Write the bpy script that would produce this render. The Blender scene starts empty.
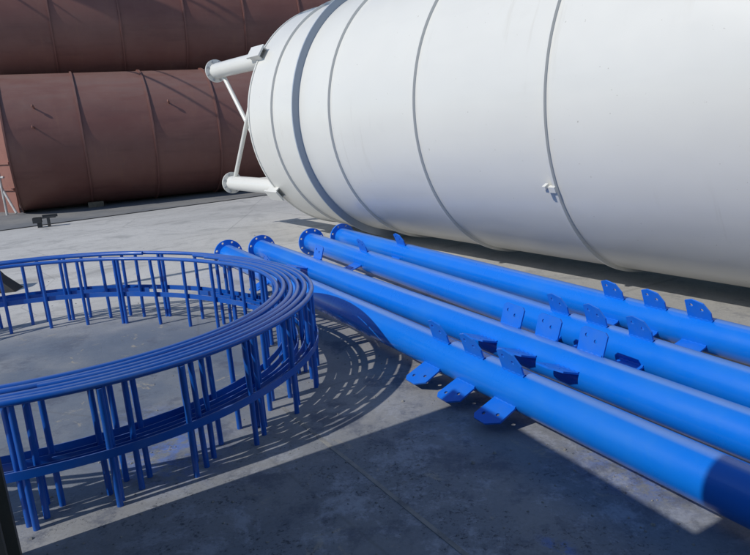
import bpy, bmesh, math, random
from mathutils import Vector, Matrix
random.seed(7)
sin, cos, pi, R = math.sin, math.cos, math.pi, math.radians
scene = bpy.context.scene
col = scene.collection

# ------------------------------------------------------------------ camera
CAM_H, F_PX, PITCH, ROLL = 1.6, 637.04, R(13.988), R(-3.8106)
right = Vector((1, 0, 0)); fwd = Vector((0, cos(PITCH), -sin(PITCH))); up = Vector((0, sin(PITCH), cos(PITCH)))
r2 = right * cos(ROLL) + up * sin(ROLL); u2 = -right * sin(ROLL) + up * cos(ROLL)
cam_data = bpy.data.cameras.new('camera'); cam = bpy.data.objects.new('camera', cam_data); col.objects.link(cam)
cam.matrix_world = Matrix(((r2.x, u2.x, -fwd.x, 0), (r2.y, u2.y, -fwd.y, 0), (r2.z, u2.z, -fwd.z, CAM_H), (0, 0, 0, 1)))
cam_data.sensor_fit = 'HORIZONTAL'; cam_data.sensor_width = 36; cam_data.lens = F_PX / 750 * 36
cam_data.clip_start = 0.05; cam_data.clip_end = 2000
scene.camera = cam

# ------------------------------------------------------------------ sky and sun
SUN_AZ, SUN_EL = R(30), R(39.5)          # direction the light travels, from +x towards +y; height of the sun
travel = Vector((cos(SUN_AZ) * cos(SUN_EL), sin(SUN_AZ) * cos(SUN_EL), -sin(SUN_EL)))
world = bpy.data.worlds.new('World'); scene.world = world; world.use_nodes = True
wn = world.node_tree; wn.nodes.clear()
sky = wn.nodes.new('ShaderNodeTexSky'); sky.sky_type = 'NISHITA'; sky.sun_disc = False
sky.sun_elevation = SUN_EL; sky.sun_rotation = math.atan2(-travel.x, -travel.y) % (2 * pi)
sky.air_density = 1.0; sky.dust_density = 0.1; sky.ozone_density = 4.0
bg = wn.nodes.new('ShaderNodeBackground'); bg.inputs[1].default_value = 0.115
wo = wn.nodes.new('ShaderNodeOutputWorld')
wn.links.new(sky.outputs[0], bg.inputs[0]); wn.links.new(bg.outputs[0], wo.inputs[0])
sd = bpy.data.lights.new('sun', 'SUN'); sd.energy = 3.15; sd.angle = R(0.53); sd.color = (1.0, 0.96, 0.89)
sun = bpy.data.objects.new('sun', sd); col.objects.link(sun)
sun.rotation_euler = travel.to_track_quat('-Z', 'Y').to_euler(); sun.location = (-20, -15, 25)
scene.view_settings.view_transform = 'Standard'; scene.view_settings.look = 'None'
scene.view_settings.gamma = 1; scene.view_settings.exposure = 0.0
scene.render.resolution_x = 1024; scene.render.resolution_y = 758

# ------------------------------------------------------------------ node helpers
class NT:
    def __init__(s, name):
        s.m = bpy.data.materials.new(name); s.m.use_nodes = True; s.t = s.m.node_tree
        s.b = s.t.nodes['Principled BSDF']; s._tc = None
    def n(s, kind, **kw):
        nd = s.t.nodes.new(kind)
        for k, v in kw.items(): setattr(nd, k, v)
        return nd
    def l(s, a, b): s.t.links.new(a, b)
    def put(s, sock, v):
        if hasattr(v, 'is_linked') or isinstance(v, bpy.types.NodeSocket): s.l(v, sock)
        elif isinstance(v, (tuple, list)) and len(v) == 3 and sock.type == 'RGBA': sock.default_value = (*v, 1)
        else: sock.default_value = v
    @property
    def co(s):
        if not s._tc: s._tc = s.n('ShaderNodeTexCoord')
        return s._tc.outputs['Object']
    def mapped(s, loc=(0, 0, 0), rot=(0, 0, 0), sc=(1, 1, 1), kind='TEXTURE'):
        m = s.n('ShaderNodeMapping', vector_type=kind); s.l(s.co, m.inputs[0])
        m.inputs[1].default_value = loc; m.inputs[2].default_value = rot; m.inputs[3].default_value = sc
        return m.outputs[0]
    def noise(s, scale, detail=4, rough=.55, vec=None, dist=0.0):
        n = s.n('ShaderNodeTexNoise'); s.l(vec or s.co, n.inputs['Vector'])
        n.inputs['Scale'].default_value = scale; n.inputs['Detail'].default_value = detail
        n.inputs['Roughness'].default_value = rough; n.inputs['Distortion'].default_value = dist
        return n.outputs['Fac']
    def ramp(s, v, a, b, lo=0.0, hi=1.0):
        m = s.n('ShaderNodeMapRange', interpolation_type='SMOOTHSTEP'); s.put(m.inputs[0], v)
        m.inputs[1].default_value = a; m.inputs[2].default_value = b; m.inputs[3].default_value = lo; m.inputs[4].default_value = hi
        return m.outputs[0]
    def math(s, op, a, b=0.0):
        m = s.n('ShaderNodeMath', operation=op); s.put(m.inputs[0], a); s.put(m.inputs[1], b); return m.outputs[0]
    def mix(s, fac, a, b, blend='MIX'):
        m = s.n('ShaderNodeMix', data_type='RGBA', blend_type=blend)
        s.put(m.inputs[0], fac); s.put(m.inputs[6], a); s.put(m.inputs[7], b); return m.outputs[2]
    def blob(s, x, y, rx, ry, rot=0.0, soft=.5):
        v = s.mapped((x, y, 0), (0, 0, rot), (rx, ry, 1e6))
        ln = s.n('ShaderNodeVectorMath', operation='LENGTH'); s.l(v, ln.inputs[0])
        return s.ramp(ln.outputs['Value'], 1 - soft, 1 + soft * .4, 1, 0)
    def bump(s, h, strength, dist=.01, prev=None):
        b = s.n('ShaderNodeBump'); s.put(b.inputs['Height'], h); b.inputs['Strength'].default_value = strength
        b.inputs['Distance'].default_value = dist
        if prev: s.l(prev, b.inputs['Normal'])
        return b.outputs['Normal']
    def done(s, color, rough=.5, normal=None, metal=0.0, spec=.5, coat=0.0):
        s.put(s.b.inputs['Base Color'], color); s.put(s.b.inputs['Roughness'], rough); s.b.inputs['Metallic'].default_value = metal
        s.b.inputs['Specular IOR Level'].default_value = spec; s.b.inputs['Coat Weight'].default_value = coat
        s.b.inputs['Coat Roughness'].default_value = .12
        if normal: s.l(normal, s.b.inputs['Normal'])
        return s.m

def mat_paint(name, c, dirt, rough=.35, dirt_amt=.5, scale=3.0, bump=.05, coat=0.0, rust=None, top_tint=None):
    t = NT(name)
    a = t.noise(scale, 6, .6); b = t.noise(scale * 9, 3, .6)
    f = t.math('MULTIPLY', t.ramp(a, .42, .75), dirt_amt)
    colr = t.mix(f, c, dirt)
    colr = t.mix(t.math('MULTIPLY', t.ramp(b, .58, .8), dirt_amt * .45), colr, dirt)
    scr = t.math('MAXIMUM', t.ramp(t.noise(1.0, 4, .7, t.mapped((0, 0, 0), (.3, .2, .5), (.9, .012, .05))), .67, .70), t.ramp(t.noise(22, 8, .78), .665, .69))
    colr = t.mix(t.math('MULTIPLY', scr, dirt_amt * .8), colr, dirt)
    if rust: colr = t.mix(t.ramp(t.noise(scale * 5, 8, .72), .68, .74), colr, rust)
    rg = t.ramp(a, .3, .7, rough * .85, rough * 1.3)
    if top_tint:                                          # paler, rougher tint on what faces up
        dc, lo, hi, amt = top_tint
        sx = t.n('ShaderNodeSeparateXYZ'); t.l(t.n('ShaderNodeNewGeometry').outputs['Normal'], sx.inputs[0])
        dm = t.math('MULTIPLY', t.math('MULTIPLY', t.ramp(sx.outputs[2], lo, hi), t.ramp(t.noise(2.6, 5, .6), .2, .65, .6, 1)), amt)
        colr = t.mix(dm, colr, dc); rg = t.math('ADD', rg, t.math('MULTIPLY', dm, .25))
    return t.done(colr, rg, t.bump(a, bump, .02), coat=coat)

# ------------------------------------------------------------------ materials
def mat_concrete():
    t = NT('concrete')
    n1 = t.noise(.35, 6, .6); n2 = t.noise(1.7, 8, .62, dist=.6); n3 = t.noise(9, 8, .65); n4 = t.noise(60, 4, .6)
    sw = t.noise(1.0, 7, .65, t.mapped((0, 0, 0), (0, 0, R(28)), (3.2, .55, 1)), 1.2)
    c = t.mix(t.ramp(n1, .3, .7), (.50, .49, .468), (.63, .615, .585))
    c = t.mix(t.math('MULTIPLY', t.ramp(n2, .5, .72), .55), c, (.27, .27, .265))
    c = t.mix(t.math('MULTIPLY', t.ramp(sw, .52, .72), .6), c, (.30, .29, .272))
    c = t.mix(t.math('MULTIPLY', t.ramp(n3, .5, .75), .35), c, (.24, .24, .24))
    # trampled, greyer working area round the rails and pipes
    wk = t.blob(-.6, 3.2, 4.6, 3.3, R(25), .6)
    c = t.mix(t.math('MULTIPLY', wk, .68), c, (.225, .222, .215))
    # blue overspray on the slab; foreground part also carries the shade's blue tint
    os_ = t.math('MAXIMUM', t.math('MULTIPLY', t.blob(-2.1, 4.0, 1.95, 1.75, 0, .45), .85), t.math('MULTIPLY', t.blob(.2, 2.2, 2.0, 1.35, R(20), .7), .62))
    osn = t.math('MULTIPLY', os_, t.ramp(t.noise(1.3, 6, .6), .22, .6, .35, 1))
    c = t.mix(t.math('MULTIPLY', osn, .95), c, (.10, .14, .205))
    spots = None
    for (x, y, rx, ry) in ((1.12, 2.52, .34, .20), (.62, 2.06, .09, .05), (1.55, 5.6, .5, .2), (-1.2, 3.1, .5, .3)):
        bl = t.blob(x, y, rx, ry, R(-55), .9); spots = bl if spots is None else t.math('MAXIMUM', spots, bl)
    c = t.mix(t.math('MULTIPLY', t.math('MULTIPLY', spots, t.ramp(t.noise(14, 6, .7), .42, .58)), .85), c, (.10, .19, .50))
    # tan scrapes where the overspray is worn through
    sc = t.math('MULTIPLY', t.ramp(t.noise(4.5, 10, .76, dist=1.0), .585, .64), os_)
    c = t.mix(t.math('MULTIPLY', sc, .8), c, (.42, .37, .28))
    # dark peeling specks
    reg = t.math('MAXIMUM', t.math('MAXIMUM', t.blob(.10, 2.66, .24, .75, R(28), .9), t.math('MULTIPLY', t.blob(-.1, 2.3, 1.9, 1.1, 0, .8), .7)), .05)
    fl_ = t.math('ADD', t.math('ADD', t.math('MULTIPLY', t.noise(62, 6, .75), .55), t.math('MULTIPLY', t.noise(17, 8, .75), .45)), t.math('MULTIPLY', reg, .035))
    sp = t.math('MULTIPLY', t.math('MULTIPLY', t.ramp(fl_, .55, .62), t.ramp(t.noise(2.6, 7, .7), .40, .60)), t.math('POWER', reg, .6))
    c = t.mix(t.math('MINIMUM', t.math('MULTIPLY', sp, 1.6), .85), c, (.055, .06, .075))
    c = t.mix(t.math('MULTIPLY', t.ramp(t.noise(130, 3, .6), .60, .68), .35), c, (.10, .10, .11))
    v = t.n('ShaderNodeTexVoronoi', feature='DISTANCE_TO_EDGE'); t.l(t.mapped(sc=(1, 1, 1)), v.inputs['Vector']); v.inputs['Scale'].default_value = .45
    c = t.mix(t.math('MULTIPLY', t.ramp(v.outputs[0], .0, .006, 1, 0), .28), c, (.12, .12, .12))
    pl = t.math('MULTIPLY', t.ramp(t.noise(2.8, 10, .8, dist=.2), .50, .60), t.math('MAXIMUM', t.blob(.2, 2.2, 2.0, 1.35, R(20), .7), .0))
    c = t.mix(t.math('MULTIPLY', pl, .5), c, (.43, .46, .53))
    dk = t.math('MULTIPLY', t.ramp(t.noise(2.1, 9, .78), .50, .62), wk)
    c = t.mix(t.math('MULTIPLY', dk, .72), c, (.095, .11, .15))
    c = t.mix(t.ramp(n4, .3, .7, 0, .16), c, (.12, .12, .13))
    nb = t.bump(n3, .4, .008); nb = t.bump(n4, .35, .002, nb); nb = t.bump(sp, .5, .003, nb)
    return t.done(c, t.ramp(n2, .3, .7, .72, .92), nb, spec=.3)
def mat_road():
    t = NT('dark_pavement'); n1 = t.noise(.6, 7, .6); n2 = t.noise(7, 6, .65); n3 = t.noise(70, 3)
    st = t.noise(1.0, 5, .6, t.mapped((0, 0, 0), (0, 0, R(33)), (5, .4, 1)))
    c = t.mix(t.ramp(n1, .35, .65), (.17, .178, .19), (.25, .245, .235))
    c = t.mix(t.math('MULTIPLY', t.ramp(st, .5, .7), .6), c, (.29, .28, .26)); c = t.mix(t.ramp(n2, .5, .75, 0, .5), c, (.11, .11, .115))
    return t.done(c, .85, t.bump(n3, .4, .003), spec=.3)
def mat_white():
    t = NT('white_silo_paint'); a = t.noise(.5, 5, .55); b = t.noise(3.2, 7, .6)
    st = t.noise(1.0, 6, .6, t.mapped((0, 0, 0), (0, 0, 0), (1.6, .25, .25)))
    c = t.mix(t.ramp(a, .3, .7), (.72, .71, .665), (.685, .675, .635))
    c = t.mix(t.ramp(st, .52, .8, 0, .16), c, (.56, .55, .52)); c = t.mix(t.ramp(b, .6, .78, 0, .10), c, (.5, .48, .43))
    run = t.math('MULTIPLY', t.ramp(t.noise(1.0, 5, .6, t.mapped((3, 0, 0), (0, 0, 0), (.10, 1.1, 1.1))), .60, .70), t.ramp(t.noise(.9, 3, .5), .45, .62))
    c = t.mix(t.math('MULTIPLY', run, .16), c, (.42, .38, .31))
    sp = t.ramp(t.noise(34, 3, .5), .735, .76); c = t.mix(t.math('MULTIPLY', sp, .5), c, (.3, .26, .22))
    return t.done(c, t.ramp(b, .3, .7, .30, .42), t.bump(t.noise(.8, 3, .5), .22, .08), coat=.15)
def mat_brown():
    t = NT('red_oxide_primer'); a = t.noise(.6, 7, .6); b = t.noise(4.5, 8, .65); z = t.noise(1.0, 6, .62, t.mapped((0, 0, 0), (0, 0, 0), (1.3, .22, .22)))
    c = t.mix(t.ramp(a, .3, .7), (.165, .066, .054), (.205, .094, .077))
    c = t.mix(t.ramp(z, .48, .75, 0, .5), c, (.11, .045, .04)); c = t.mix(t.ramp(b, .55, .78, 0, .35), c, (.19, .115, .10))
    rr = t.math('MULTIPLY', t.ramp(t.noise(1.0, 6, .65, t.mapped((1, 0, 0), (0, 0, 0), (.12, .9, .9))), .55, .68), t.ramp(a, .4, .6))
    c = t.mix(t.math('MULTIPLY', rr, .45), c, (.23, .11, .075))
    c = t.mix(t.ramp(t.noise(16, 6, .7), .66, .72, 0, .5), c, (.07, .03, .027))
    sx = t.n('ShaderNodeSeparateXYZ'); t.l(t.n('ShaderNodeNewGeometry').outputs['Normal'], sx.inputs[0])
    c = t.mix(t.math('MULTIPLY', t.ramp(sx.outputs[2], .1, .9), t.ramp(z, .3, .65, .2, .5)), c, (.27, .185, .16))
    return t.done(c, t.ramp(b, .3, .7, .40, .58), t.bump(a, .25, .05), spec=.45)
M = dict(
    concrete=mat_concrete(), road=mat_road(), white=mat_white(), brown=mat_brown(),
    pipe=mat_paint('bright_blue_paint', (.002, .168, .72), (.03, .21, .62), .28, .5, 1.6, .05, coat=.3, top_tint=((.22, .35, .60), .93, .985, .40)),
    plate=mat_paint('bright_blue_plate', (.002, .145, .69), (.04, .17, .53), .34, .4, 5, .05, coat=.1),
    rail=mat_paint('deep_blue_paint', (.004, .088, .42), (.04, .115, .33), .32, .45, 6, .05, coat=.15, top_tint=((.27, .31, .42), .75, .97, .34)),
    dark=mat_paint('dark_steel', (.028, .030, .034), (.075, .06, .05), .6, .6, 8, .3),
    olive=mat_paint('weathered_olive_paint', (.062, .060, .048), (.11, .09, .065), .65, .7, 6, .3, rust=(.10, .05, .03)),
    wood=mat_paint('old_timber', (.16, .13, .095), (.07, .06, .05), .85, .7, 9, .5),
    seam=mat_paint('black_joint', (.02, .021, .023), (.06, .058, .055), .8, .6, 6, .2),
    filler=mat_paint('pale_joint_filler', (.27, .265, .25), (.12, .13, .15), .9, .9, 9, .4),
    bluegrey=mat_paint('blue_grey_shade', (.33, .38, .45), (.40, .42, .44), .5, .4, 4, .05),  # stiffener ring: shade on its face put into the colour
    salmon=mat_paint('sunlit_primer', (.29, .125, .095), (.22, .10, .08), .6, .6, 4, .1),  # lighter copy of the brown primer, sunlight put into the colour
    pale=mat_paint('pale_grey_paint', (.55, .54, .52), (.3, .28, .25), .5, .6, 6, .1),
    galv=mat_paint('zinc_bolt', (.42, .43, .45), (.2, .19, .18), .45, .5, 20, .1),
)

# ------------------------------------------------------------------ mesh helpers
def mesh(name, verts, faces, smooth=True, mat=None, angle=35):
    me = bpy.data.meshes.new(name); me.from_pydata([tuple(v) for v in verts], [], faces); me.validate(); me.update()
    if smooth:
        me.polygons.foreach_set('use_smooth', [True] * len(me.polygons))
        bm = bmesh.new(); bm.from_mesh(me)
        for e in bm.edges:
            if len(e.link_faces) == 2 and e.calc_face_angle(0) > R(angle): e.smooth = False
        bm.to_mesh(me); bm.free()
    if mat: me.materials.append(M[mat])
    return me
class MB:
    def __init__(s): s.v, s.f = [], []
    def add(s, v, f):
        o = len(s.v); s.v += [Vector(p) for p in v]; s.f += [[i + o for i in q] for q in f]; return s
    def box(s, c, size, rot=None):
        pts = []
        for x in (-.5, .5):
            for y in (-.5, .5):
                for z in (-.5, .5):
                    p = Vector((x * size[0], y * size[1], z * size[2]))
                    if rot is not None: p = rot @ p
                    pts.append(p + Vector(c))
        return s.add(pts, [(0, 1, 3, 2), (4, 6, 7, 5), (0, 4, 5, 1), (2, 3, 7, 6), (0, 2, 6, 4), (1, 5, 7, 3)])
    def tube(s, a, b, r, n=14, r1=None):
        a, b = Vector(a), Vector(b); d = (b - a).normalized(); x = d.orthogonal().normalized(); y = d.cross(x); r1 = r if r1 is None else r1
        v = [a + (x * cos(2 * pi * i / n) + y * sin(2 * pi * i / n)) * r for i in range(n)] + [b + (x * cos(2 * pi * i / n) + y * sin(2 * pi * i / n)) * r1 for i in range(n)]
        return s.add(v, [(i, (i + 1) % n, n + (i + 1) % n, n + i) for i in range(n)] + [tuple(range(n))[::-1], tuple(range(n, 2 * n))])
    def lathe(s, prof, n=96, closed=False):          # profile [(x, r)] about local X
        k = len(prof); v = []
        for i in range(n):
            a = 2 * pi * i / n
            v += [Vector((x, r * cos(a), r * sin(a))) for x, r in prof]
        f = []
        for i in range(n):
            j = (i + 1) % n
            for q in range(k if closed else k - 1):
                w = (q + 1) % k; f.append((i * k + q, i * k + w, j * k + w, j * k + q))
        return s.add(v, f)
    def sweep(s, path, prof):                        # horizontal path; prof [(out, up)]; capped ends
        k = len(prof); v = []; n = len(path)
        for i, p in enumerate(path):
            t = (path[min(i + 1, n - 1)] - path[max(i - 1, 0)]); t.z = 0; t.normalize(); o = Vector((t.y, -t.x, 0))
            v += [p + o * a + Vector((0, 0, b)) for a, b in prof]
        f = [(i * k + q, i * k + (q + 1) % k, (i + 1) * k + (q + 1) % k, (i + 1) * k + q) for i in range(n - 1) for q in range(k)]
        f += [tuple(range(k))[::-1], tuple((n - 1) * k + q for q in range(k))]
        return s.add(v, f)
    def mesh(s, name, mat, smooth=True, angle=35):
        me = mesh(name, s.v, s.f, smooth, None, angle)
        bm = bmesh.new(); bm.from_mesh(me); bmesh.ops.recalc_face_normals(bm, faces=bm.faces); bm.to_mesh(me); bm.free()
        me.materials.append(M[mat]); return me
def circle(cx, cy, r, n): return [(cx + r * cos(2 * pi * i / n), cy + r * sin(2 * pi * i / n)) for i in range(n)]
def plate_mesh(name, loops, th, frame, mat):
    """flat plate with real holes; loops[0] the outline; frame maps (u, v, w) to local space"""
    bm = bmesh.new()
    for lp in loops:
        vs = [bm.verts.new((x, y, 0)) for x, y in lp]
        for i in range(len(vs)): bm.edges.new((vs[i], vs[(i + 1) % len(vs)]))
    bmesh.ops.triangle_fill(bm, use_beauty=True, use_dissolve=False, edges=bm.edges[:])
    ex = bmesh.ops.extrude_face_region(bm, geom=bm.faces[:])
    for g in ex['geom']:
        if isinstance(g, bmesh.types.BMVert): g.co.z += th
    for v in bm.verts: v.co = frame @ Vector((v.co.x, v.co.y, v.co.z - th / 2))
    bmesh.ops.recalc_face_normals(bm, faces=bm.faces)
    me = bpy.data.meshes.new(name); bm.to_mesh(me); bm.free(); me.materials.append(M[mat]); return me
def ob(name, me, parent=None, loc=(0, 0, 0), rot=(0, 0, 0)):
    o = bpy.data.objects.new(name, me); col.objects.link(o); o.location = loc; o.rotation_euler = rot
    if parent: o.parent = parent
    return o
def tag(o, label, cat, group=None):
    o['label'] = label; o['category'] = cat
    if group: o['group'] = group
    return o
def thing(name, label, cat, loc, rz=0.0, group=None):
    return tag(ob(name, None, None, loc, (0, 0, rz)), label, cat, group)

# ------------------------------------------------------------------ ground
g = MB(); g.add([(-400, -400, 0), (400, -400, 0), (400, 400, 0), (-400, 400, 0)], [(0, 1, 2, 3)])
ground = ob('ground', g.mesh('ground', 'concrete', False)); ground['kind'] = 'structure'
def strip(pts, w, z0, z1):
    m = MB()
    for a, b in zip(pts[:-1], pts[1:]):
        a, b = Vector(a), Vector(b); d = (b - a).normalized(); o = Vector((-d.y, d.x)) * w / 2
        q = [a - o, b - o, b + o, a + o]
        m.add([(p.x, p.y, z) for z in (z0, z1) for p in q], [(0, 1, 2, 3), (4, 7, 6, 5), (0, 4, 5, 1), (1, 5, 6, 2), (2, 6, 7, 3), (3, 7, 4, 0)])
    return m
# the darker paved lane the brown silos lie on; its edge runs along a black joint
e0, e1 = Vector((-7.0, 11.99)), Vector((-2.53, 15.1)); ed = (e1 - e0).normalized(); en = Vector((-ed.y, ed.x))
A, B = e0 - ed * 60, e0 + ed * 60
m = MB(); m.add([(p.x, p.y, z) for z in (.004,) for p in (A, B, B + en * 30, A + en * 30)], [(0, 1, 2, 3)])
road = ob('road', m.mesh('road', 'road', False)); road['kind'] = 'structure'
ob('edge_joint', strip([e0 - ed * 60, e0 + ed * 60], .055, .004, .012).mesh('edge_joint', 'seam', False), road)
jp = [(-.60, 3.45), (-.29, 2.95), (-.12, 2.68), (.09, 2.34), (.29, 2.02), (.9, 1.05)]
ob('slab_joint', strip(jp, .022, -.01, .002).mesh('slab_joint', 'filler', False), ground)

# ------------------------------------------------------------------ white silo
SILO_D = R(125.85); RS, ZS = 1.553, 1.643
silo = thing('cement_silo', 'huge white cement silo lying on its side beside the blue pipes', 'silo', (2.469, 6.0, 0), SILO_D)
seams = [4.735, 4.064, 2.718, 1.267, -.236, -1.74, -3.24, -4.74, -6.24]
for a, b in zip(seams[:-1], seams[1:]):
    m = MB().lathe([(a - .002, RS), (b + .002, RS), (b + .002, RS - .012), (a - .002, RS - .012)], 160, True)
    ob('shell_course', m.mesh('shell_course', 'white'), silo, (0, 0, ZS))
fl = MB().lathe([(-.012, RS - .006), (-.012, RS + .030), (.012, RS + .030), (.012, RS - .006)], 160, True).mesh('ring_flange', 'white')
for s in seams[1:-1]: ob('ring_flange', fl, silo, (s, 0, ZS))
ob('end_ring', MB().lathe([(-.03, RS - .08), (-.03, RS + .012), (.0, RS + .012), (.0, RS - .08)], 160, True).mesh('end_ring', 'white'), silo, (4.745, 0, ZS))
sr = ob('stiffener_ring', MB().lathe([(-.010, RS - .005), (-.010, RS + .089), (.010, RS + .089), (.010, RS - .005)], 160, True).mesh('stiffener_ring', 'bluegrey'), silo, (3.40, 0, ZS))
ob('hopper_cone', MB().lathe([(4.70, RS - .03), (6.55, .18), (6.75, .18), (6.75, .15), (6.55, .15), (4.70, RS - .05)], 96, True).mesh('hopper_cone', 'white'), silo, (0, 0, ZS))
ob('end_dome', MB().lathe([(-6.24, RS), (-6.45, RS * .9), (-6.6, RS * .6), (-6.66, .02)], 96).mesh('end_dome', 'white'), silo, (0, 0, ZS))
mc = MB().box((0, 0, 0), (.10, .03, .05)).box((.03, .015, .03), (.03, .05, .03))
la = R(-25); ob('lifting_clip', mc.mesh('lifting_clip', 'white', False), silo, (-.20, (RS + .03) * cos(la), ZS + (RS + .03) * sin(la)), (la, 0, 0))
LEG_S = 6.42; legs = []
flange_holes = [circle(.145 * cos(2 * pi * (i + .5) / 8), .145 * sin(2 * pi * (i + .5) / 8), .014, 10) for i in range(8)]
YZ = Matrix(((0, 0, 1), (1, 0, 0), (0, 1, 0)))       # plate in the local YZ plane, thickness along X
wfl = plate_mesh('leg_flange', [circle(0, 0, .172, 48), circle(0, 0, .108, 40)] + flange_holes, .022, YZ, 'white')
bolt_me = MB().tube((.025, 0, 0), (-.030, 0, 0), .018, 6).mesh('bolt', 'galv', False)
for ang in (34.5, -38, 180 - 36, 180 + 38):
    a = R(ang); y, z = 1.475 * cos(a), ZS + 1.475 * sin(a)
    m = MB().tube((4.72, 0, 0), (LEG_S, 0, 0), .113, 32)
    lg = ob('leg', m.mesh('leg', 'white'), silo, (0, y, z)); legs.append((y, z))
    ob('flange', wfl, lg, (LEG_S - .02, 0, 0))
    for i in range(8):
        q = 2 * pi * (i + .5) / 8; ob('bolt', bolt_me, lg, (LEG_S - .02, .145 * cos(q), .145 * sin(q)))
    # saddle plate over the place where the leg meets the shell
    rot = Matrix.Rotation(a, 3, 'X')
    sm = MB().box((.04, 0, 0), (.36, .025, .17)).box((.04, -.055, .07), (.26, .09, .016)).box((.04, -.055, -.07), (.26, .09, .016))
    br = ob('saddle_bracket', sm.mesh('saddle_bracket', 'white', False), silo, (4.70, (RS + .085) * cos(a), ZS + (RS + .085) * sin(a)), (a, 0, 0))
for i, j in ((0, 1), (1, 3), (3, 2), (2, 0)):
    for s0, s1 in ((LEG_S - .14, 4.85), (4.85, LEG_S - .14)):
        (y0, z0), (y1, z1) = legs[i], legs[j]
        k = .025 if s0 < s1 else -.025; cx = Vector((0, y0 + y1, z0 + z1 - 2 * ZS)).normalized() * k
        ob('cross_brace', MB().tube(Vector((s0, y0, z0)) + cx, Vector((s1, y1, z1)) + cx, .033, 14).mesh('cross_brace', 'white'), silo)

# ------------------------------------------------------------------ brown silos
RB = 1.524; BD = R(25.0); ZB = RB + .034
bdir = Vector((cos(BD), sin(BD), 0)); bperp = Vector((-sin(BD), cos(BD), 0))
def brown(label, loc, z, seam_s, pegs=()):
    t = thing('brown_silo', label, 'silo', (loc.x, loc.y, 0), BD, 'rusty brown silos stacked behind the yard')
    for a, b in zip(seam_s[:-1], seam_s[1:]):
        m = MB().lathe([(a + .002, RB), (b - .002, RB), (b - .002, RB - .012), (a + .002, RB - .012)], 128, True)
        o = ob('shell_course', m.mesh('shell_course', 'brown'), t, (0, 0, z)); o.rotation_euler.x = random.uniform(0, 6)
    f = MB().lathe([(-.018, RB - .006), (-.018, RB + .034), (.018, RB + .034), (.018, RB - .006)], 128, True).mesh('ring_flange', 'brown')
    for s in seam_s: ob('ring_flange', f, t, (s, 0, z))
    ob('end_plate', MB().lathe([(seam_s[0] + .05, .01), (seam_s[0] + .05, RB - .02), (seam_s[0] + .07, RB - .02), (seam_s[0] + .07, .01)], 96).mesh('end_plate', 'brown'), t, (0, 0, z))
    ob('end_plate', MB().lathe([(seam_s[-1] - .05, .01), (seam_s[-1] - .05, RB - .02), (seam_s[-1] - .07, RB - .02), (seam_s[-1] - .07, .01)], 96).mesh('end_plate', 'brown'), t, (0, 0, z))
    for s, ang in pegs:
        a = R(ang); y, zz = -cos(a), sin(a)
        ob('lifting_peg', MB().tube((0, y * (RB - .01), zz * (RB - .01)), (-.02, y * (RB + .11), zz * (RB + .11)), .018, 8).tube((-.02, y * (RB + .11), zz * (RB + .11)), (-.045, y * (RB + .12), zz * (RB + .12)), .03, 8).mesh('lifting_peg', 'brown'), t, (s, 0, z))
    return t
low = [-8.965 + 1.487 * i for i in range(9)]
front0 = Vector((0, 18.83, 0)); gap = 2 * (RB + .034) + .02
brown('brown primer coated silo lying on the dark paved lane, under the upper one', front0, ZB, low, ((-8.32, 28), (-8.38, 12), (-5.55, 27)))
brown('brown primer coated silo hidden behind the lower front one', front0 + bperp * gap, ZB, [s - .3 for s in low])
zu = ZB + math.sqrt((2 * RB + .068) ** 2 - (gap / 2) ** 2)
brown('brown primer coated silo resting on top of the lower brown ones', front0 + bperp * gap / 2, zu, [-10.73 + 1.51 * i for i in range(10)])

def on_brown(s, off, z=0.0):
    p = front0 + bdir * s + bperp * off; return (p.x, p.y, z)
# chocks under the front silo
for i, s in enumerate((-7.42, -1.0)):
    m = MB().box((0, 0, .06), (.34, .16, .12)); mm = m.mesh('timber_chock', 'wood', False)
    c = tag(ob('timber_chock', mm, None, on_brown(s, -.62, .005), (0, 0, BD)), ('pale timber chock wedged under the lower brown silo at a flange', 'timber chock under the lower brown silo behind the white legs')[i], 'chock', 'timber chocks under the brown silo')

# ------------------------------------------------------------------ blue pipes
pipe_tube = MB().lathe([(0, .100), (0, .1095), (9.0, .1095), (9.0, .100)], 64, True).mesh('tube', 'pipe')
bfl = plate_mesh('flange', [circle(0, 0, .170, 56), circle(0, 0, .1085, 48)] + flange_holes, .022, YZ, 'pipe')
end_disc = MB().lathe([(.03, .002), (.03, .1005)], 40).mesh('end_disc', 'dark')
# swept gusset plate with clipped corners and two bolt holes: u along the pipe (towards its near end), v outwards
side_l = [(-.082, -.014), (.085, -.014), (.080, .120), (.010, .166), (-.075, .164), (-.098, .140)]
side_h = [circle(-.05, .115, .011, 10), circle(.03, .085, .011, 10)]
top_l = [(-.080, -.014), (.080, -.014), (.078, .060), (.035, .118), (-.040, .134), (-.085, .118)]
top_h = [circle(-.045, .092, .011, 10), circle(.022, .070, .011, 10)]
wide_l = [(-.088, -.014), (.088, -.014), (.092, .115), (.075, .132), (-.070, .136), (-.092, .118)]
OUT = Matrix(((1, 0, 0), (0, -1, 0), (0, 0, -1)))     # u along the pipe, v out to the yard side
gus = {n: plate_mesh('gusset_plate', [l] + h, .010, OUT, 'plate') for n, l, h in (('top', top_l, top_h), ('wide', wide_l, top_h), ('side', side_l, side_h))}
wb = MB(); wpts = []
for i in range(15):
    x = -.084 + .012 * i; wpts.append((x, .0095 + .0025 * ((i * 7) % 3 - 1)))
wv = [Vector((x, r * cos(2 * pi * j / 8), r * sin(2 * pi * j / 8))) for x, r in wpts for j in range(8)]
wb.add(wv, [(i * 8 + j, i * 8 + (j + 1) % 8, i * 8 + 8 + (j + 1) % 8, i * 8 + 8 + j) for i in range(14) for j in range(8)])
weld = wb.mesh('weld_bead', 'plate')
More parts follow.
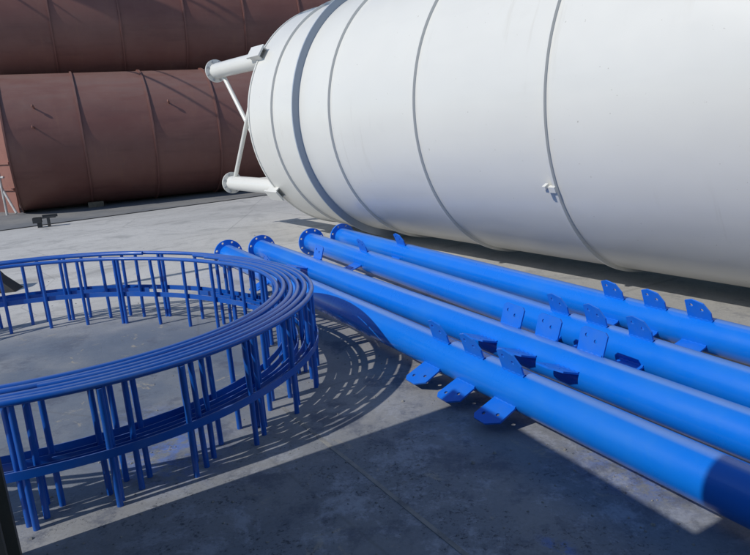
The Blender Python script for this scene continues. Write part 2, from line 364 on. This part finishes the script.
# rows of gussets on each pipe: (plate, angle above level on the yard side, positions along the pipe)
S3 = (1.46, 4.25, 4.57, 4.89)
rows = [[('top', 72, S3), ('side', -26, S3)], [('wide', 107, (1.5, 4.29, 4.60, 4.92)), ('side', 17, S3)], [('top', 76, S3), ('side', -14, S3)], [('top', 70, S3), ('side', -20, S3)]]
pipes = [((-1.701, 7.352), -29.65, 'blue steel pipe with gusset plates, nearest the round guard rails'),
         ((-1.337, 7.532), -29.96, 'blue steel pipe with gusset plates, second from the round guard rails'),
         ((-.759, 7.787), -27.92, 'blue steel pipe with gusset plates, third from the round guard rails'),
         ((-.384, 7.996), -29.44, 'blue steel pipe with gusset plates, next to the white silo')]
for k, ((x, y), az, lab) in enumerate(pipes):
    d = Vector((-sin(R(az)), -cos(R(az))))            # towards the near end
    p = thing('flanged_pipe', lab, 'pipe', (x, y, 0), math.atan2(d.y, d.x), 'flanged blue pipes lying side by side')
    ob('tube', pipe_tube, p, (0, 0, .171))
    for s in (.011, 8.989):
        ob('flange', bfl, p, (s, 0, .171))
    ob('end_disc', end_disc, p, (0, 0, .171))
    for nm, phi, ss in rows[k]:
        a = R(phi)
        for s in ss:
            gp = ob('gusset_plate', gus[nm], p, (s + random.uniform(-.012, .012), -.1095 * cos(a), .171 + .1095 * sin(a)), (-a + R(random.uniform(-2, 2)), 0, 0))
            ob('weld_bead', weld, gp)

# ------------------------------------------------------------------ curved guard rails
C0 = Vector((-2.40, 3.88))
T_OUT = [(-125, 1.56), (-90, 1.60), (-60, 1.704), (-50, 1.799), (-40.8, 1.860), (-34.7, 1.89), (-24.6, 1.951), (-13, 2.0), (1.5, 2.01), (16, 1.95), (28.8, 1.835), (43.6, 1.72), (63.7, 1.69), (75.8, 1.701), (98.8, 1.78), (118, 1.847), (165, 1.9)]
T_IN = [(-125, 1.38), (-90, 1.42), (-59.8, 1.52), (-47.5, 1.607), (-37, 1.66), (-28, 1.707), (-22, 1.755), (-14.4, 1.77), (-6.7, 1.785), (2.5, 1.775), (15.7, 1.73), (24.9, 1.69), (35, 1.605), (51.8, 1.515), (68, 1.475), (95.4, 1.51), (118, 1.61), (165, 1.68)]
def table(tb):
    def lin(d):
        for (a, x), (b, y) in zip(tb[:-1], tb[1:]):
            if d <= b: return x + (y - x) * max(0, (d - a)) / (b - a)
        return tb[-1][1]
    v = [lin(d) for d in range(-125, 166)]
    for _ in range(3): v = [sum(v[max(0, i - 7):i + 8]) / len(v[max(0, i - 7):i + 8]) for i in range(len(v))]
    return v
V_OUT, V_IN = table(T_OUT), table(T_IN)
def look(v, d): i = int(d + 125); return v[i] + (v[i + 1] - v[i]) * (d + 125 - i)
def rail_pt(t, th):
    d = math.degrees(th); r = look(V_IN, d) * (1 - t) + look(V_OUT, d) * t
    return Vector((C0.x + r * cos(th), C0.y + r * sin(th), 0))
RAIL_H = .60
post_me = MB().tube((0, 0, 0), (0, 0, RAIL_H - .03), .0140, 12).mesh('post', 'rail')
names = ['innermost', 'second from the inside', 'third from the inside', 'third from the outside', 'second from the outside', 'outermost']
specs = [(0.0, -112, 152, .34, .02), (.21, -106, 38, .40, .10), (.39, -55, 44, .40, .20), (.6, -104, 52, .40, .05), (.8, -110, 58, .40, .14), (1.0, -115, 155, .36, .09)]
labels = ['curved blue guard rail, ' + n + ' of the nested stack' for n in names]
specs.append((.80, 77, 160, .34, .08)); labels.append('short curved blue guard rail piece inside the outermost rail, far from the pipes')
for (t, a0, a1, sp, ph), lab in zip(specs, labels):
    N = int((a1 - a0) / 1.5)
    path = [rail_pt(t, R(a0 + (a1 - a0) * i / N)) for i in range(N + 1)]
    org = sum(path, Vector()) / len(path)
    gr = thing('guard_rail', lab, 'guard rail', (org.x, org.y, 0), 0, 'curved guard rails nested on the ground')
    w1, w2, w3 = (random.uniform(0, 6.3) for _ in range(3))
    loc = [(p - org) + (p - Vector((C0.x, C0.y, 0))).normalized() * (.005 * sin(i * .09 + w1) + .0025 * sin(i * .31 + w2)) for i, p in enumerate(path)]
    top = [p + Vector((0, 0, RAIL_H - .018 + .004 * sin(i * .05 + w3))) for i, p in enumerate(loc)]; tz = .25 + random.uniform(-.018, .018)
    prof = [(0.0158 * cos(2 * pi * i / 12), 0.0158 * sin(2 * pi * i / 12)) for i in range(12)]
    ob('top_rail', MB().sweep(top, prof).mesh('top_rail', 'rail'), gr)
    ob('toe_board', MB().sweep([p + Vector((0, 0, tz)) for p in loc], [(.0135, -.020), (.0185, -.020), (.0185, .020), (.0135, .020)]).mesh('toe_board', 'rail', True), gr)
    acc = 0.0; nxt = ph; k = 0
    for i in range(N):
        seg = (loc[i + 1] - loc[i]).length
        while acc + seg > nxt:
            q = loc[i].lerp(loc[i + 1], (nxt - acc) / seg)
            ob('post', post_me, gr, (q.x, q.y, 0), (R(random.gauss(0, .45)), R(random.gauss(0, .45)), 0)); k += 1
            nxt += .032 if k % 8 == 3 else sp + random.uniform(-.03, .03)
        acc += seg

# ------------------------------------------------------------------ steel hoarding beside the camera that shades the foreground
E0 = Vector((-1.485, 2.235)); hu = Vector((cos(R(-63.3)), sin(R(-63.3))))
hd = math.atan2(hu.y, hu.x)
H1, H2, L1 = 1.89, 3.05, 1.45
ho = thing('steel_hoarding', 'dark olive steel hoarding panel with corner post standing at the edge of the railing', 'hoarding', (E0.x, E0.y, 0), hd)
ob('corner_post', MB().box((.0275, -.04, H1 / 2), (.055, .08, H1)).mesh('corner_post', 'olive', False), ho)
def sheet(x0, x1, h):
    m = MB(); n = int((x1 - x0) / .045); pts = [(x0 + (x1 - x0) * i / n, -.04 + (.012 if (i // 2) % 2 else -.012)) for i in range(n + 1)]
    v = [(x, y, z) for z in (.0, h) for x, y in pts]; k = n + 1
    m.add(v, [(i, i + 1, k + i + 1, k + i) for i in range(n)])
    return m.mesh('corrugated_sheet', 'olive', False)
ob('corrugated_sheet', sheet(.055, L1, H1 - .002), ho)
ob('corner_post', MB().box((L1 + .03, -.04, H2 / 2), (.06, .08, H2)).mesh('corner_post', 'olive', False), ho)
ob('corrugated_sheet', sheet(L1 + .06, L1 + 4.5, H2 - .002), ho)
ob('cap_rail', MB().box((L1 / 2 + .03, -.04, H1 - .018), (L1 - .06, .07, .04)).mesh('cap_rail', 'olive', False), ho)
for z in (.3, 1.6):
    ob('cross_rail', MB().box((L1 / 2 + 2.25, -.085, z), (L1 + 4.36, .04, .06)).mesh('cross_rail', 'olive', False), ho)

# ------------------------------------------------------------------ odds and ends
bo = thing('steel_offcut', 'dark steel channel offcut propped on a small stand by the pavement joint', 'offcut', (-6.22, 12.15, 0), R(20)); bo.scale = (.74, .74, .74)
ob('channel', MB().box((.02, 0, .24), (.52, .16, .03)).box((-.16, 0, .19), (.2, .2, .13)).box((.14, .07, .27), (.36, .02, .07)).mesh('channel', 'dark', False), bo)
ob('foot', MB().box((-.12, 0, .065), (.10, .12, .13)).mesh('foot', 'dark', False), bo)
ob('foot', MB().box((.10, -.02, .115), (.06, .12, .225)).mesh('foot', 'dark', False), bo)
wg = thing('steel_wedge', 'dark grey folded steel bracket lying beyond the guard rails', 'bracket', (-4.17, 6.95, 0), R(8))
m = MB(); m.add([(-.5, -.12, 0), (.18, -.12, 0), (.02, -.10, .16), (-.14, -.08, .38), (-.5, -.08, .40), (-.5, .12, 0), (.18, .12, 0), (.02, .10, .16), (-.14, .10, .38), (-.5, .10, .40)],
    [(0, 1, 2, 3, 4), (9, 8, 7, 6, 5), (0, 5, 6, 1), (1, 6, 7, 2), (2, 7, 8, 3), (3, 8, 9, 4), (4, 9, 5, 0)])
ob('folded_plate', m.mesh('folded_plate', 'dark', False), wg)
# sunlit brown panel and pale frame just past the end of the lower brown silo
pn = thing('brown_steel_panel', 'sunlit red brown steel panel leaning past the end of the lower brown silo', 'panel', on_brown(-9.3, .25), R(-28))
ob('sheet', MB().box((.17, 0, 1.15), (.50, .03, 2.3)).mesh('sheet', 'salmon', False), pn)
ob('sheet', MB().box((-.56, .05, 1.0), (.95, .03, 2.0)).mesh('sheet', 'brown', False), pn)
for z in (.55, 1.15): ob('stiffener', MB().box((.17, -.036, z), (.50, .04, .05)).mesh('stiffener', 'salmon', False), pn)
fr = thing('pale_frame', 'pale grey steel frame leaning against the red brown panel', 'frame', on_brown(-9.22, -.42), R(-28))
ob('diagonal', MB().tube((-.3, 0, .9), (.22, 0, .05), .028, 10).mesh('diagonal', 'pale'), fr)
ob('upright', MB().tube((-.1, -.02, .0), (-.1, -.02, .98), .028, 10).mesh('upright', 'pale'), fr)
ob('cross_bar', MB().tube((-.4, .0, .86), (.02, .0, .86), .026, 10).mesh('cross_bar', 'pale'), fr)

# pole out to the left whose shadow lies across the yard
tag(ob('steel_pole', MB().tube((0, 0, 0), (0, 0, 3.3), .05, 16).tube((0, 0, 0), (0, 0, .03), .14, 16).mesh('steel_pole', 'galv'), None, (-5.35, 5.45, 0)), 'grey steel pole standing in the yard beside the guard rails', 'pole')

# unseen cables and an added girder high over the yard; their shadows cross the brown silos
for (q, dr, r, lab) in (((-9.18, 12.96, 7.0), (.59, -.81, 0), .028, 'lower slack black cable strung high over the guard rails'), ((-8.71, 13.25, 7.0), (.56, -.83, 0), .020, 'thin black cable strung high beside the lower slack one'),
                        ((-7.83, 14.59, 9.0), (.98, -.18, 0), .04, 'black cable strung level with the overhead girder, silo side'), ((-8.17, 14.43, 9.0), (.998, -.06, 0), .03, 'thin black cable strung level with the overhead girder')):
    q, dr = Vector(q), Vector(dr); a, b = q - dr * 22, q + dr * 22
    tag(ob('overhead_cable', MB().tube(a - q, b - q, r, 8).mesh('overhead_cable', 'seam'), None, q), lab, 'cable', 'cables strung over the yard')
gd = thing('shadow_girder', 'unseen grey girder added high over the yard to shade the upper silo', 'girder', (-9.36, 13.77, 8.7), math.atan2(.09, 1.0))
ob('web', MB().box((0, 0, .3), (44, .03, .60)).mesh('web', 'galv', False), gd)
for z in (.0, .63): ob('flange', MB().box((0, 0, z - .013), (44, .32, .03)).mesh('flange', 'galv', False), gd)

# grit and paint flakes lying about the working area
grit = MB(); rg = random.Random(3)
for i in range(520):
    if i < 360: x, y = rg.uniform(-1.6, 2.2), rg.uniform(1.6, 4.2)
    else: x, y = rg.uniform(-4.5, 1.5), rg.uniform(4, 11)
    r = rg.uniform(.003, .008) * (1 if rg.random() < .9 else 1.8); a = rg.uniform(0, 6.3)
    ring = [(x + r * rg.uniform(.6, 1.2) * cos(a + k * pi / 2.5), y + r * rg.uniform(.6, 1.2) * sin(a + k * pi / 2.5), .001) for k in range(5)]
    top = [(x + (px - x) * .5, y + (py - y) * .5, r * rg.uniform(.4, .9)) for px, py, _ in ring]
    grit.add(ring + top, [(k, (k + 1) % 5, 5 + (k + 1) % 5, 5 + k) for k in range(5)] + [(5, 6, 7, 8, 9)])
go = ob('grit', grit.mesh('grit', 'filler', False)); go['kind'] = 'stuff'; go['label'] = 'small grit and flakes scattered on the concrete'; go['category'] = 'grit'
